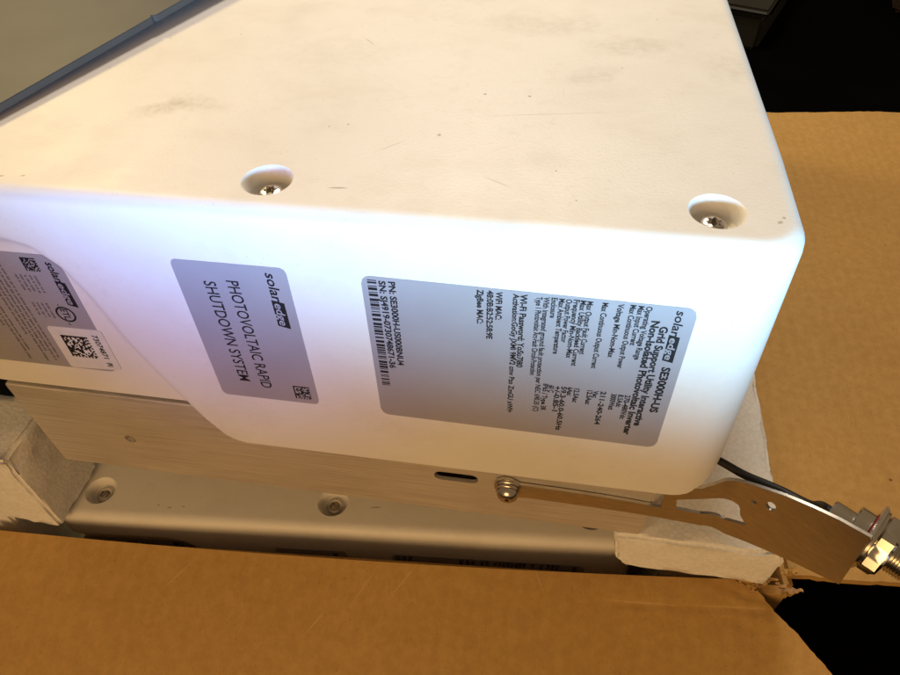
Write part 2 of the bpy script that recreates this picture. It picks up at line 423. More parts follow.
def on_face(pts, h, parent, name, m, faces):
    return mesh_obj(name, [(x, fy(x, z)-h, z) for x, z in pts], faces, m, parent, 0)
def rounded_label(name, x0, x1, z0, z1, rad, h, parent, m=SILVER, nx=24, nz=24, thick=0.13, skew=(0, 0, 0, 0)):
    """thin film on the side wall, following its shape; z0 top, z1 bottom; skew lifts the four corners (mm)"""
    V, F = [], []
    def pt(u, v):
        x = x0+(x1-x0)*u; z = z0+(z1-z0)*v
        z += (skew[0]*(1-u)+skew[1]*u)*(1-v)+(skew[2]*(1-u)+skew[3]*u)*v
        return x, z
    lx, lz = abs(x1-x0), abs(z1-z0)
    us = sorted(set([i/nx for i in range(nx+1)]+[rad*k/5/lx for k in range(6)]+[1-rad*k/5/lx for k in range(6)]))
    cols = []
    for u in us:
        d = min(u*lx, (1-u)*lx)
        e = 0 if d >= rad else (rad-math.sqrt(max(0, rad*rad-(rad-d)**2)))/lz
        col = []
        for j in range(nz+1):
            v = e+(1-2*e)*j/nz; x, z = pt(u, v); col.append((x, z))
        cols.append(col)
    n = nz+1
    for layer in (h, h-thick):
        for col in cols:
            for x, z in col: V.append((x, fy(x, z)-layer, z))
    K = len(cols)*n
    for i in range(len(cols)-1):
        for j in range(nz):
            a = i*n+j; F.append((a, a+1, a+n+1, a+n)); F.append((K+a, K+a+n, K+a+n+1, K+a+1))
    rim = [i*n for i in range(len(cols))]+[(len(cols)-1)*n+j for j in range(1, n)]+[i*n+nz for i in range(len(cols)-2, -1, -1)]+[j for j in range(nz-1, 0, -1)]
    for a, b in zip(rim, rim[1:]+rim[:1]): F.append((a, b, K+b, K+a))
    return mesh_obj(name, V, F, m, parent, 40)

class Print:
    """flat ink on a label, gathered in wall coordinates (x, z)"""
    def __init__(s, off=(0, 0)): s.V = []; s.F = []; s.off = off
    def quad(s, pts):
        k = len(s.V); s.V += pts; s.F.append(tuple(range(k, k+len(pts))))
    def text(s, body, a, b, height, bold=0.0, shear=0.0, clip=None):
        cu = bpy.data.curves.new('t', 'FONT'); cu.body = body; cu.size = 1.0; cu.offset = bold; cu.shear = shear; cu.resolution_u = 3; cu.fill_mode = 'FRONT'
        o = bpy.data.objects.new('t', cu); COL.objects.link(o); bpy.context.view_layer.update()
        me = evaluated(o); bpy.data.objects.remove(o); bpy.data.curves.remove(cu)
        vs_ = [v.co.copy() for v in me.vertices]; fs = [tuple(p.vertices) for p in me.polygons]; bpy.data.meshes.remove(me)
        if not vs_: return
        x0 = min(v.x for v in vs_); x1 = max(v.x for v in vs_)
        A, B = Vector(a), Vector(b); u = B-A; L = u.length; u.normalize(); up = Vector((-u.y, u.x))   # wall coords, reading down the wall: up = +x
        k = len(s.V); sx = L/(x1-x0)
        for v in vs_:
            p = A+u*((v.x-x0)*sx)+up*((v.y-0.34)*height/0.70); s.V.append((p.x, p.y))
        s.F += [tuple(i+k for i in f) for f in fs]
    def words(s, x, z0, z1, h, seed):
        """print too small to read in the photograph: strokes the size of its characters"""
        rnd = random.Random(seed); z = z0
        while z > z1:
            for _ in range(rnd.randint(2, 9)):
                w_ = rnd.uniform(0.28, 0.5); a = rnd.uniform(0.25, 0.5)*h; b = rnd.uniform(0.3, 0.5)*h
                s.quad([(x-a, z), (x+b, z), (x+b, z-w_*0.55), (x-a, z-w_*0.55)]); z -= w_+0.12
                if z <= z1: break
            z -= 0.5
    def bars(s, x0, x1, z0, z1, seed=3):
        rnd = random.Random(seed); z = z0
        while z > z1:
            t = rnd.choice((0.35, 0.35, 0.7, 1.05)); g = rnd.choice((0.35, 0.35, 0.7, 0.9))
            s.quad([(x0, z), (x1, z), (x1, max(z1, z-t)), (x0, max(z1, z-t))]); z -= t+g
    def cells(s, x0, x1, z0, z1, n, seed=1):
        """a small two-dimensional stock code: solid L, dotted edges, arbitrary cells"""
        rnd = random.Random(seed); dx = (x1-x0)/n; dz = (z1-z0)/n
        for i in range(n):
            for j in range(n):
                on_ = (i == 0 or j == 0) or (i == n-1 and j % 2 == 0) or (j == n-1 and i % 2 == 0) or (0 < i < n-1 and 0 < j < n-1 and rnd.random() < 0.52)
                if on_:
                    e = 0.02
                    s.quad([(x0+dx*(i-e), z0+dz*(j-e)), (x0+dx*(i+1+e), z0+dz*(j-e)), (x0+dx*(i+1+e), z0+dz*(j+1+e)), (x0+dx*(i-e), z0+dz*(j+1+e))])
    def ring(s, c, r0, r1, n=40):
        for i in range(n):
            a, b = 2*math.pi*i/n, 2*math.pi*(i+1)/n
            s.quad([(c[0]+r*math.cos(t), c[1]+r*math.sin(t)) for r, t in ((r0, a), (r1, a), (r1, b), (r0, b))])
    def build(s, name, h, parent, m=None, fine=0):
        s.V = [(x+s.off[0], z+s.off[1]) for x, z in s.V]
        if fine:
            bm = bmesh.new(); vv = [bm.verts.new((x, z, 0)) for x, z in s.V]
            for f in s.F:
                try: bm.faces.new([vv[i] for i in f])
                except ValueError: pass
            bmesh.ops.triangulate(bm, faces=bm.faces)
            for _ in range(5):
                lo = [e for e in bm.edges if e.calc_length() > fine]
                if not lo: break
                bmesh.ops.subdivide_edges(bm, edges=lo, cuts=1); bmesh.ops.triangulate(bm, faces=bm.faces)
            bm.verts.index_update(); s.V = [(v.co.x, v.co.y) for v in bm.verts]; s.F = [tuple(v.index for v in f.verts) for f in bm.faces]; bm.free()
        return mesh_obj(name, [(x, fy(x, z)-h, z) for x, z in s.V], s.F, m or INK, parent, 0)
def logo(parent, x, za, zm, zc, height, h, reverse_mat, fine=0, off=(0, 0)):
    """solar (black) + edge (label colour on a black slanted box), reading down the wall"""
    p = Print(off); p.text('solar', (x, za), (x, zm-0.2), height, 0.018, 0.12)
    p2 = p; hw = height*0.62; sl = height*0.16
    p2.quad([(x+hw, zm-sl), (x+hw, zc-sl), (x-hw, zc+sl), (x-hw, zm+sl)])
    p2.build('logo_print', h, parent, None, fine)
    q = Print(off); q.text('edge', (x, zm-0.8), (x, zc+0.8), height*0.82, 0.015, 0.12); q.build('logo_letters', h+0.05, parent, reverse_mat, fine)

RATING = [("SE3000H-US", -28.3, -45.5, -67.3, 2.5, .02), ("Grid Support Utility Interactive", -32.1, -28.8, -75.1, 2.35, .018), ("Non-Isolated Photovoltaic Inverter", -34.8, -26.9, -80.5, 2.35, .018),
 ("Operating Voltage Range", -37.4, -21.7, -43.5, 1.75, .008), ("Max Input Current", -39.6, -21.7, -37.6, 1.75, .008), ("Max Continuous Output Power", -41.8, -21.6, -48.0, 1.75, .008), ("Voltage Min-Nom-Max", -45.2, -21.6, -43.7, 1.75, .008),
 ("Max Continuous Output Current", -49.5, -21.7, -49.2, 1.75, .008), ("Max Output Fault Current", -53.7, -21.7, -43.5, 1.75, .008), ("Max Utility Backfeed Current", -55.6, -21.6, -49.0, 1.75, .008), ("Frequency Min-Nom-Max", -57.5, -21.5, -45.8, 1.75, .008),
 ("Output Power Factor", -59.6, -21.6, -39.1, 1.75, .008), ("Max Ambient Temperature", -61.6, -21.6, -44.4, 1.75, .008), ("Enclosure", -63.7, -21.5, -29.4, 1.75, .008),
 ("With integrated ground fault protection per NEC 690.35 (C)", -65.9, -21.5, -73.3, 1.75, .006), ("Type 1 Photovoltaic Arc-Fault Circuit-Protection", -68.0, -21.7, -55.2, 1.75, .006),
 ("270-480Vdc", -37.4, -60.1, -72.4, 1.75, .012), ("8.5Adc", -39.5, -60.2, -66.5, 1.75, .012), ("3000Watt", -41.7, -60.2, -68.3, 1.75, .012), ("211-240-264", -45.1, -59.5, -76.8, 1.75, .012), ("Vac", -47.4, -59.6, -63.1, 1.7, .012), ("12.5Aac", -49.3, -59.7, -66.8, 1.75, .012),
 ("12.5Aac", -53.5, -59.5, -66.5, 1.75, .012), ("6Aac", -55.6, -59.2, -63.4, 1.75, .012), ("59.3-60.0-60.5Hz", -57.6, -59.2, -82.4, 1.75, .012), ("+/-0.85-1", -59.6, -59.2, -72.2, 1.75, .012), ("60 C", -61.6, -59.1, -62.8, 1.75, .012), ("IP65 / Type 3R", -63.5, -58.8, -72.5, 1.75, .012),
 ("Wi-Fi Password: YoSu7J80", -72.4, -21.2, -52.2, 2.0, .012), ("Activation:GoGy JXMI 9MV2 cmv Pzo ZmGU xWl+", -74.6, -21.3, -75.5, 1.8, .010), ("WiFi MAC:", -79.5, -21.1, -32.3, 1.9, .012), ("48:0B:B2:52:58:9E", -82.1, -20.9, -40.7, 1.9, .012), ("ZigBee MAC:", -85.0, -20.9, -34.6, 1.9, .012),
 ("PN: SE3000H-US000BNU4", -111.1, -20.9, -57.2, 2.1, .012), ("SN: SJ4919-0730748671-36", -114.0, -20.9, -59.0, 2.1, .012)]

def pan_screw(name, origin, axis, R_, h, parent, m=SCREW, slot=True):
    prof = [(0, h), (R_*0.3, h*0.98), (R_*0.6, h*0.86), (R_*0.85, h*0.58), (R_, h*0.15), (R_, 0), (0, 0)]
    if slot: prof = [(0, h*0.35), (R_*0.16, h*0.4), (R_*0.2, h*0.98), (R_*0.38, h*0.96)]+prof[2:]
    return lathe(name, prof, origin, axis, m, parent, 32)

def make_inverter(label, upper):
    t = empty('inverter', label, 'inverter', (0, 0, 0), 0, 'inverters packed in the cardboard box')
    V, F = cover_mesh()
    c = mesh_obj('cover', V, F, WHITE, t, 0)
    cut = []
    for x, y in HOLES:
        v, f = lathe_data([(0, 3), (8.6, 3), (8.2, 0.4), (7.45, -0.25), (7.0, -0.9), (6.7, -2.0), (6.2, -5.2), (5.4, -6.0), (0, -6.0)], 56)
        o = mesh_obj('cutter', place(v, (x, y, 0), (0, 0, 1)), f, WHITE, None, 0); cut.append(o)
    boolean(c, cut, 32)
    for x, y in HOLES: torx_screw(x, y, -3.9, t)
    # heat sink: plate with chamfered ends, slot and small holes
    prof = [(-281.0, -0.3), (-18.0, -0.3), (-9.0, 9.0), (-9.0, 355), (-281.0, 355)]
    V = [(x, y, -98.0) for x, y in prof]+[(x, y, -154.2) for x, y in prof]; n = len(prof)
    F = [tuple(range(n)), tuple(range(2*n-1, n-1, -1))]+[(i, i+n, (i+1) % n+n, (i+1) % n) for i in range(n)]
    bm = bmesh.new(); vs_ = [bm.verts.new(Vector(v)*MM) for v in V]
    for f in F: bm.faces.new([vs_[i] for i in f])
    bmesh.ops.recalc_face_normals(bm, faces=bm.faces)
    bmesh.ops.bevel(bm, geom=list(bm.edges), offset=0.0006, segments=2, affect='EDGES', clamp_overlap=True)
    s = bm_obj('heat_sink', bm, ALU, t, 35)
    cut = []
    # slot
    P = []; za, xb0, xb1, r_ = -126.6, -100.8, -88.8, 3.0
    for k in range(13): a = math.radians(90+180*k/12); P.append((xb0+r_*math.cos(a), za+r_*math.sin(a)))
    for k in range(13): a = math.radians(-90+180*k/12); P.append((xb1+r_*math.cos(a), za+r_*math.sin(a)))
    V = [(x, -4, z) for x, z in P]+[(x, 45, z) for x, z in P]; n = len(P)
    cut.append(mesh_obj('cutter', V, [tuple(range(n)), tuple(range(2*n-1, n-1, -1))]+[(i, i+n, (i+1) % n+n, (i+1) % n) for i in range(n)], ALU, None, 0))
    v, f = lathe_data([(0, -4), (2.5, -4), (2.5, 30), (0, 30)], 24)
    cut.append(mesh_obj('cutter', place(v, (-237.5, 0, -128.6), (0, 1, 0)), f, ALU, None, 0))
    bm = bmesh.new(); bmesh.ops.create_cube(bm, size=1.0)
    for v in bm.verts: v.co = Vector((-95+v.co.x*40, 31.4+v.co.y*60, -126+v.co.z*44))*MM
    cut.append(bm_obj('cutter', bm, ALU, None, 0))
    boolean(s, cut, 35)
    pan_screw('set_screw', (-237.5, 3.0, -128.6), (0, -1, 0), 2.2, 1.6, t, SCREW)
    # rating label
    rl = rounded_label('rating_label', -120.4, -24.2, -20.0, -85.0, 3.2, 0.22, t, skew=(0.5, -1.1, 0.6, -1.0))
    for part in (RATING[:3], RATING[3:16], RATING[16:28], RATING[28:30], RATING[30:33], RATING[33:]):
        p = Print()
        for s_, x, z0, z1, hgt, bo in part: p.text(s_, (x, z0), (x, z1), hgt*0.96, bo+0.022)
        p.build('lettering', 0.25, rl)
    p = Print(); p.bars(-118.5, -115.7, -20.8, -68.4); p.build('barcode', 0.25, rl)
    logo(rl, -28.6, -22.3, -32.2, -43.0, 2.6, 0.25, SILVER)
    # rapid shutdown label
    pl = rounded_label('shutdown_label', -180.4, -143.4, -19.5, -83.3, 2.2, 0.22, t)
    p = Print(); p.text('PHOTOVOLTAIC RAPID', (-161.9, -26.3), (-161.9, -76.9), 4.0, 0.010); p.build('lettering', 0.25, pl)
    p = Print(); p.text('SHUTDOWN SYSTEM', (-169.6, -27.3), (-169.6, -74.3), 4.0, 0.010)
    p.build('lettering', 0.25, pl)
    logo(pl, -148.6, -21.8, -33.4, -44.6, 3.3, 0.25, SILVER)
    p = Print(); p.cells(-151.9, -145.8, -74.1, -81.0, 12, 5); p.build('stock_code', 0.25, pl)
    # certification label in the scooped pocket
    CO = (-4.0, -4.8)
    cl = rounded_label('certification_label', -288.0, -224.0, -26.5, -83.3, 5.0, 0.14, t, nx=90, nz=80)
    p = Print(CO); p.cells(-234.2, -228.7, -23.6, -29.4, 12, 9); p.build('stock_code', 0.22, cl, None, 0.7)
    logo(cl, -224.0, -24.8, -33.2, -44.4, 2.9, 0.24, SILVER, 0.7, CO)
    p = Print(CO); p.ring((-229.0, -48.9), 3.0, 3.7); p.text('ETL', (-229.0, -46.3), (-229.0, -51.5), 2.6, 0.012); p.text('c', (-229.8, -44.2), (-229.8, -44.9), 1.0); p.text('us', (-229.6, -53.0), (-229.6, -54.4), 1.0); p.build('approval_mark', 0.22, cl, None, 0.7)
    p = Print(CO)
    for k, (x, z0, z1) in enumerate([(-232.4-1.8*q, -31.5, -39.6+0.4*(q % 3)+0.5*(q > 2)) for q in range(5)]+[(-234.4-1.8*q, -44.3, -51.4+0.5*(q % 2)) for q in range(4)]): p.words(x, z0, z1, 0.95, k)
    for k, (x, z0, z1) in enumerate(((-243.4, -24, -74), (-245.3, -24, -75), (-247.2, -24, -70), (-249.1, -24, -76), (-251.0, -24, -62), (-254.5, -24, -71), (-256.4, -24, -76), (-258.3, -24, -58))): p.words(x, z0, z1, 1.05, 20+k)
    p.build('lettering', 0.22, cl, None, 1.0)
    sk = rounded_label('serial_sticker', -244.3, -222.6, -60.8, -83.0, 1.5, 0.26, t, PAPER, 24, 24, skew=(0, 0.3, 0, 1.2))
    p = Print((-4.0, -0.8)); p.cells(-236.5, -225.8, -64.0, -75.4, 16, 21); p.build('stock_code', 0.36, sk)
    p = Print((-4.0, -0.8)); p.text('73074871', (-222.3, -62.4), (-222.3, -74.8), 2.2, 0.012); p.build('lettering', 0.36, sk)
    p = Print((-4.0, -0.8)); p.text('(R)', (-222.3, -77.2), (-222.3, -79.4), 1.8, 0.03); p.build('small_mark', 0.36, sk)
    return t

inv = make_inverter('white inverter lying uppermost, its side bearing silver rating and shutdown labels', True)
# lower inverter: copies of the same parts
def copy_tree(o, parent=None):
    c = o.copy(); COL.objects.link(c); c.parent = parent
    for ch in list(o.children): copy_tree(ch, c)
    return c
low = copy_tree(inv)
low['label'] = 'shaded white inverter packed underneath, mostly hidden inside the cardboard box'
low.location = Vector((-10.3, 12.6, -191.0))*MM; low.rotation_euler = (0, 0, math.radians(5.02))

# ------------------------------------------------------------------ bracket, connector, cable on the upper inverter
PH = math.radians(36); BX, BY = 6.0, -1.45
DRV = Vector((math.cos(PH), -math.sin(PH), 0)); NV = Vector((math.sin(PH), math.cos(PH), 0))
def bend(s, d, z):
    """sheet coordinates: s along the sheet, d backwards through it"""
    a0, a1 = BX-3, BX+3
    if s <= a0: return Vector((s, BY+d, z))
    if s < a1:
        k = (s-a0)/(a1-a0); ph = PH*k; x, y = a0, BY; n = 8
        for i in range(n):
            q = PH*k*(i+0.5)/n; x += (s-a0)/n*math.cos(q); y -= (s-a0)/n*math.sin(q)
        return Vector((x+math.sin(ph)*d, y+math.cos(ph)*d, z))
    e = bend(a1-1e-6, 0, 0); return Vector((e.x, e.y, z))+DRV*(s-a1)+NV*d
def sheet():
    out = [(-78.2, -122.5), (-79.2, -126), (-78.5, -129.4), (-76.0, -132.6), (-70, -133.0), (-64.7, -132.3), (-44.7, -133.0), (-25.9, -133.6), (-16.1, -134.4), (-8.3, -135.2), (2.5, -136.4), (11.7, -134.4), (19.9, -130.0), (28.9, -125.9), (36.3, -122.9), (41.8, -120.9), (50.2, -117.9), (48.0, -86.8), (38.5, -88.1), (30.6, -90.2), (22.3, -93.0), (13.1, -97.5), (7.1, -100.9), (3.5, -102.8), (0.5, -106.5), (-3.5, -110.2), (-8.5, -111.0), (-15.4, -108.0), (-14.4, -127.2), (-25, -125.8), (-38.0, -124.7), (-53.4, -124.0), (-69.1, -123.6), (-72, -121.2), (-75.5, -120.6)]
    win = [(-10.1, -119.6), (0, -116.4), (9.0, -112.9), (11.3, -112.9), (12.4, -114.2), (13.4, -117.5), (16.9, -121.2), (9.4, -126.4), (0.4, -128.0), (-9.1, -126.6)]
    cu = bpy.data.curves.new('s', 'CURVE'); cu.dimensions = '2D'; cu.fill_mode = 'BOTH'; cu.extrude = 0.55; cu.bevel_depth = 0.12; cu.bevel_resolution = 1
    def spl(pts):
        s = cu.splines.new('POLY'); s.points.add(len(pts)-1); s.use_cyclic_u = True
        for p, (x, y) in zip(s.points, pts): p.co = (x, y, 0, 1)
    spl(out); spl(win)
    for (x, y), rx, ry in (((15.2, -105.9), 1.0, 1.0), ((20.4, -102.4), 1.8, 2.3)):
        spl([(x+rx*math.cos(2*math.pi*k/20), y+ry*math.sin(2*math.pi*k/20)) for k in range(20)])
    o = bpy.data.objects.new('s', cu); COL.objects.link(o); bpy.context.view_layer.update()
    me = evaluated(o); bpy.data.objects.remove(o)
    bm = bmesh.new(); bm.from_mesh(me)
    bmesh.ops.remove_doubles(bm, verts=bm.verts, dist=1e-4)
    for k in range(13):
        x = BX-3+0.5*k
        bmesh.ops.bisect_plane(bm, geom=list(bm.verts)+list(bm.edges)+list(bm.faces), plane_co=(x, 0, 0), plane_no=(1, 0, 0))
    for v in bm.verts: v.co = bend(v.co.x, v.co.z, v.co.y)*MM
    return bm_obj('bracket', bm, STEEL, inv, 18)
br = sheet()
# flange folded back at the outer end of the sheet, the connector's seat
FS = 48.3
def flange():
    V, F = [], []
    prof = [(-0.4, -118.0), (17, -118.0), (21, -114), (21, -95), (15, -89), (-0.4, -87.3)]
    for t_ in (0.0, 1.1):
        for d, z in prof: V.append(tuple(bend(FS-0.6+t_, d, z)))
    n = len(prof); F = [tuple(range(n)), tuple(range(2*n-1, n-1, -1))]+[(i, i+n, (i+1) % n+n, (i+1) % n) for i in range(n)]
    bm = bmesh.new(); vs_ = [bm.verts.new(Vector(v)*MM) for v in V]
    for f in F: bm.faces.new([vs_[i] for i in f])
    bmesh.ops.recalc_face_normals(bm, faces=bm.faces)
    bmesh.ops.bevel(bm, geom=list(bm.edges), offset=0.00035, segments=2, affect='EDGES', clamp_overlap=True)
    bm_obj('flange', bm, STEEL, br, 35)
flange()
CC = bend(FS, 11.0, -102.5)
con = lathe('connector', [(0, -13), (4.6, -13), (5.0, -12.5), (5.0, -6.2), (7.6, -6.0), (8.0, -5.6), (8.0, -1.2), (7.6, -0.9), (5.9, -0.8), (5.9, 0.5)] + sum([[(5.95, 6+0.9*k), (6.5, 6.3+0.9*k), (6.5, 6.5+0.9*k), (5.95, 6.8+0.9*k)] for k in range(22)], []) + [(5.9, 27), (5.0, 27.5), (0, 27.5)], CC, DRV, NICKEL, inv, 48, 25)
lathe('seal_ring', [(6.2, -0.9), (8.6, -0.9), (8.6, -0.45), (6.2, -0.45), (6.2, -0.9)], CC, DRV, SEAL, con, 40)
lathe('washer', [(6.0, 0.7), (11.0, 0.7), (11.2, 0.9), (11.2, 1.7), (11.0, 1.9), (6.0, 1.9), (6.0, 0.7)], CC, DRV, NICKEL, con, 48)
def hexnut(z0, z1, af, roll):
    V, F = [], []
    n = 48
    def rr(i): a = 2*math.pi*i/n; return af/2/math.cos((a+math.pi/6) % (math.pi/3)-math.pi/6)
    rows = [(lambda i: 6.2, z0), (lambda i: af/2*0.98, z0), (lambda i: rr(i), z0+0.7), (lambda i: rr(i), z1-0.9), (lambda i: af/2*0.97, z1), (lambda i: 6.2, z1), (lambda i: 6.2, z0)]
    idx = []
    for rf, h in rows[:-1]:
        idx.append([len(V)+i for i in range(n)]); V += [(rf(i)*math.cos(2*math.pi*i/n), rf(i)*math.sin(2*math.pi*i/n), h) for i in range(n)]
    idx.append(idx[0])
    for a, b in zip(idx, idx[1:]):
        for i in range(n): j = (i+1) % n; F.append((a[i], a[j], b[j], b[i]))
    mesh_obj('hex_nut', place(V, CC, DRV, roll), F, NICKEL, con, 25)
hexnut(2.0, 7.6, 19.0, 0.35)
# screw with two washers holding the arm
so = (-73.6, -2.1, -126.2)
ps = pan_screw('side_screw', (so[0], so[1]-2.6, so[2]), (0, -1, 0), 4.4, 3.3, inv)
lathe('washer', [(0, 0), (5.0, 0), (5.2, 0.2), (5.2, 0.9), (5.0, 1.1), (0, 1.1)], so, (0, -1, 0), SCREW, ps, 36)
lathe('lock_washer', [(0, 1.2), (4.5, 1.2), (4.7, 1.4), (4.7, 2.3), (4.5, 2.5), (0, 2.5)], so, (0, -1, 0), SCREW, ps, 36)
def tube(name, pts, radii, m, parent, n=14, sub=6):
    P = [Vector(p) for p in pts]; Q, RR = [], []
    for i in range(len(P)-1):
        p0, p1, p2, p3 = P[max(0, i-1)], P[i], P[i+1], P[min(len(P)-1, i+2)]
        for k in range(sub):
            t = k/sub
            Q.append(0.5*((2*p1)+(p2-p0)*t+(2*p0-5*p1+4*p2-p3)*t*t+(3*p1-p0-3*p2+p3)*t**3)); RR.append(radii[i]*(1-t)+radii[i+1]*t)
    Q.append(P[-1]); RR.append(radii[-1])
    V, F = [], []
    for i, q in enumerate(Q):
        d = (Q[min(i+1, len(Q)-1)]-Q[max(i-1, 0)]).normalized(); a = d.cross(Vector((0, 0, 1))).normalized(); b = d.cross(a)
        V += [tuple(q+(a*math.cos(2*math.pi*k/n)+b*math.sin(2*math.pi*k/n))*RR[i]) for k in range(n)]
    for i in range(len(Q)-1):
        for k in range(n): F.append((i*n+k, i*n+(k+1) % n, (i+1)*n+(k+1) % n, (i+1)*n+k))
    F.append(tuple(range(n))); F.append(tuple(range(len(Q)*n-1, (len(Q)-1)*n-1, -1)))
    return mesh_obj(name, V, F, m, parent, 40)
end = CC-DRV*12.5
tube('cable', [(-20, 22, -108), (-8, 14, -106), (3.0, 6.6, -104.0), (10.4, 0.9, -102.4), (20.1, -5.6, -99.3), (28.2, -11.6, -97.5), tuple(end-DRV*3), tuple(end+DRV*2)], [1.5, 1.5, 1.5, 1.55, 1.7, 2.1, 2.2, 2.2], RUBBER, inv)

# ------------------------------------------------------------------ foam blocks
def foam(name, prof, y0, y1, label, rz=0, loc=(0, 0, 0), bev=1.4, seed=1, chips=()):
    bm = bmesh.new(); n = len(prof)
    a = [bm.verts.new((x*MM, y0*MM, z*MM)) for x, z in prof]; b = [bm.verts.new((x*MM, y1*MM, z*MM)) for x, z in prof]
    bm.faces.new(a); bm.faces.new(list(reversed(b)))
    for i in range(n): bm.faces.new((a[i], b[i], b[(i+1) % n], a[(i+1) % n]))
    bmesh.ops.recalc_face_normals(bm, faces=bm.faces)
    bmesh.ops.bevel(bm, geom=list(bm.edges), offset=bev*MM, segments=3, affect='EDGES', clamp_overlap=True)
    # cut into small cells so that dents and chips have shape
    for ax, lo, hi in ((0, min(p[0] for p in prof), max(p[0] for p in prof)), (1, y0, y1), (2, min(p[1] for p in prof), max(p[1] for p in prof))):
        v = lo+2.5
        while v < hi:
            co = [0, 0, 0]; no = [0, 0, 0]; co[ax] = v*MM; no[ax] = 1
            bmesh.ops.bisect_plane(bm, geom=list(bm.verts)+list(bm.edges)+list(bm.faces), plane_co=co, plane_no=no); v += 4.0
    from mathutils import noise as N
    bm.normal_update()
    for v in bm.verts:
        p = v.co/MM
        d = N.noise(p*0.09+Vector((seed*7, 0, 0)))*0.7+N.noise(p*0.3)*0.3
        if max(abs(c_) for c_ in v.normal) < 0.985: d -= 1.2*max(0, N.noise(p*0.16+Vector((seed, 3, 0))))+0.7*N.noise(p*0.5)
        for c, r, dep in chips:
            q = (p-Vector(c)).length
            if q < r: d -= dep*(1-(q/r)**2)*(0.55+0.9*abs(N.noise(p*0.55)))
        v.co += v.normal*d*MM
        if p.z < -182.5 and seed == 2: v.co.y = max(v.co.y, 0.013)
    o = bm_obj(name, bm, FOAM, None, 75); o.location = Vector(loc)*MM
    return tag(o, label, 'foam block')
foam('foam_block', [(-28, -154.8), (41, -154.8), (41, -335), (2, -335), (2, -188), (-12, -188), (-20, -183), (-25, -176)], -1.5, 150, 'pale foam block beneath the steel bracket, supporting the right end of the aluminium plate', seed=2,
     chips=(((-8, -1, -150), 5, 1.2), ((3, -1, -150), 4, 1.4), ((38, -1, -150), 10, 4.0)))
foam('foam_block', [(-289, -132), (-350, -132), (-350, -335), (-317, -335), (-317, -189), (-289, -189)], -18, 17, 'chipped foam block wedged beside the bare left end of the aluminium plate', seed=5,
     chips=(((-289, -12, -136), 9, 3.0), ((-290, -18, -139), 7, 2.2), ((-290, -3, -146), 5, 2.0), ((-292, -16, -150), 4, 1.4)))

# ------------------------------------------------------------------ cardboard box
YW = math.radians(4.56)
U1 = Vector((math.cos(YW), math.sin(YW), 0)); W1 = Vector((math.sin(YW), -math.cos(YW), 0))     # along the front rim, outwards
RIM = -190.0
FC = Vector((53.0, 5.4, RIM))                                                                   # front right corner of the rim
box = empty('cardboard_box', 'brown corrugated cardboard box with flaps folded open and a torn corner', 'box', (-130, 180, -348))
OFF = Vector((-130, 180, -348))
def slab(name, fn, ns, nt_, thick, m, parent, flip=1):
    """sheet of board: fn(i/ns, j/nt) -> point and thickness direction"""
    V, F = [], []
    for l in (0, 1):
        for i in range(ns+1):
            for j in range(nt_+1):
                p, d = fn(i/ns, j/nt_); V.append(tuple(p+d*(thick*l)-OFF))
    n = nt_+1; K = (ns+1)*n
    for i in range(ns):
        for j in range(nt_):
            a = i*n+j; F.append((a, a+1, a+n+1, a+n)); F.append((K+a, K+a+n, K+a+n+1, K+a+1))
    rim = [i*n for i in range(ns+1)]+[ns*n+j for j in range(1, n)]+[i*n+nt_ for i in range(ns-1, -1, -1)]+[j for j in range(nt_-1, 0, -1)]
    for a, b in zip(rim, rim[1:]+rim[:1]): F.append((a, b, K+b, K+a))
    return mesh_obj(name, V, F, m, parent, 45)
from mathutils import noise as MN
BL, BD, BH = 404.0, 410.0, 155.0
Z = Vector((0, 0, 1))
T_ = 4.0
def wall(name, a, b, out):
    slab(name, lambda u, v: (a+(b-a)*u-Z*(4.5+v*(BH-7)), out), 24, 8, T_, CARD, box)
A0 = FC; A1 = FC-U1*BL; A2 = A1-W1*BD; A3 = A0-W1*BD
wall('front_wall', A0, A1, W1)
wall('left_wall', A1-W1*0.6, A2+W1*0.6, -U1)
wall('back_wall', A2, A3, -W1)
wall('right_wall', A3+W1*0.6, A0-W1*0.6, U1)
slab('bottom', lambda u, v: (A1+U1*(BL*u)-W1*(BD*v)-Z*(BH-2.5), -Z), 6, 6, 3.0, CARD, box)
# front flap, drooping outwards
TL = math.radians(20)
WD = W1*math.cos(TL)-Z*math.sin(TL); ND = W1*math.sin(TL)+Z*math.cos(TL)
P0 = Vector((41.0, 4.4, RIM))
def front_flap(u, v):
    t = 130*v; smax = -2.0+0.86*max(0, t-4)+2.0*MN.noise(Vector((t*0.11, 3, 1)))+0.9*MN.noise(Vector((t*0.5, 3, 1)))
    s0 = -368.0; s = s0+(smax-s0)*u
    h = 1.5*MN.noise(Vector((s*0.012, t*0.02, 5)))
    h -= 0.7*math.exp(-((t-12.4-0.8*MN.noise(Vector((s*0.03, 0, 2))))/0.9)**2)*min(1, max(0, (s+75)/12))       # score line
    h += 0.35*MN.noise(Vector((s*0.1, t*0.1, 9)))
    k = max(0, 1-math.hypot(s+2, t-4)/26)
    h += 2.2*k*MN.noise(Vector((s*0.16, t*0.2, 4)))
    bow = 3.0*(1-((s+175)/175)**2)*max(0, 1-t/60)
    return P0+U1*s+WD*t+ND*h+W1*bow, -ND
slab('front_flap', front_flap, 180, 90, T_, CARD, box)
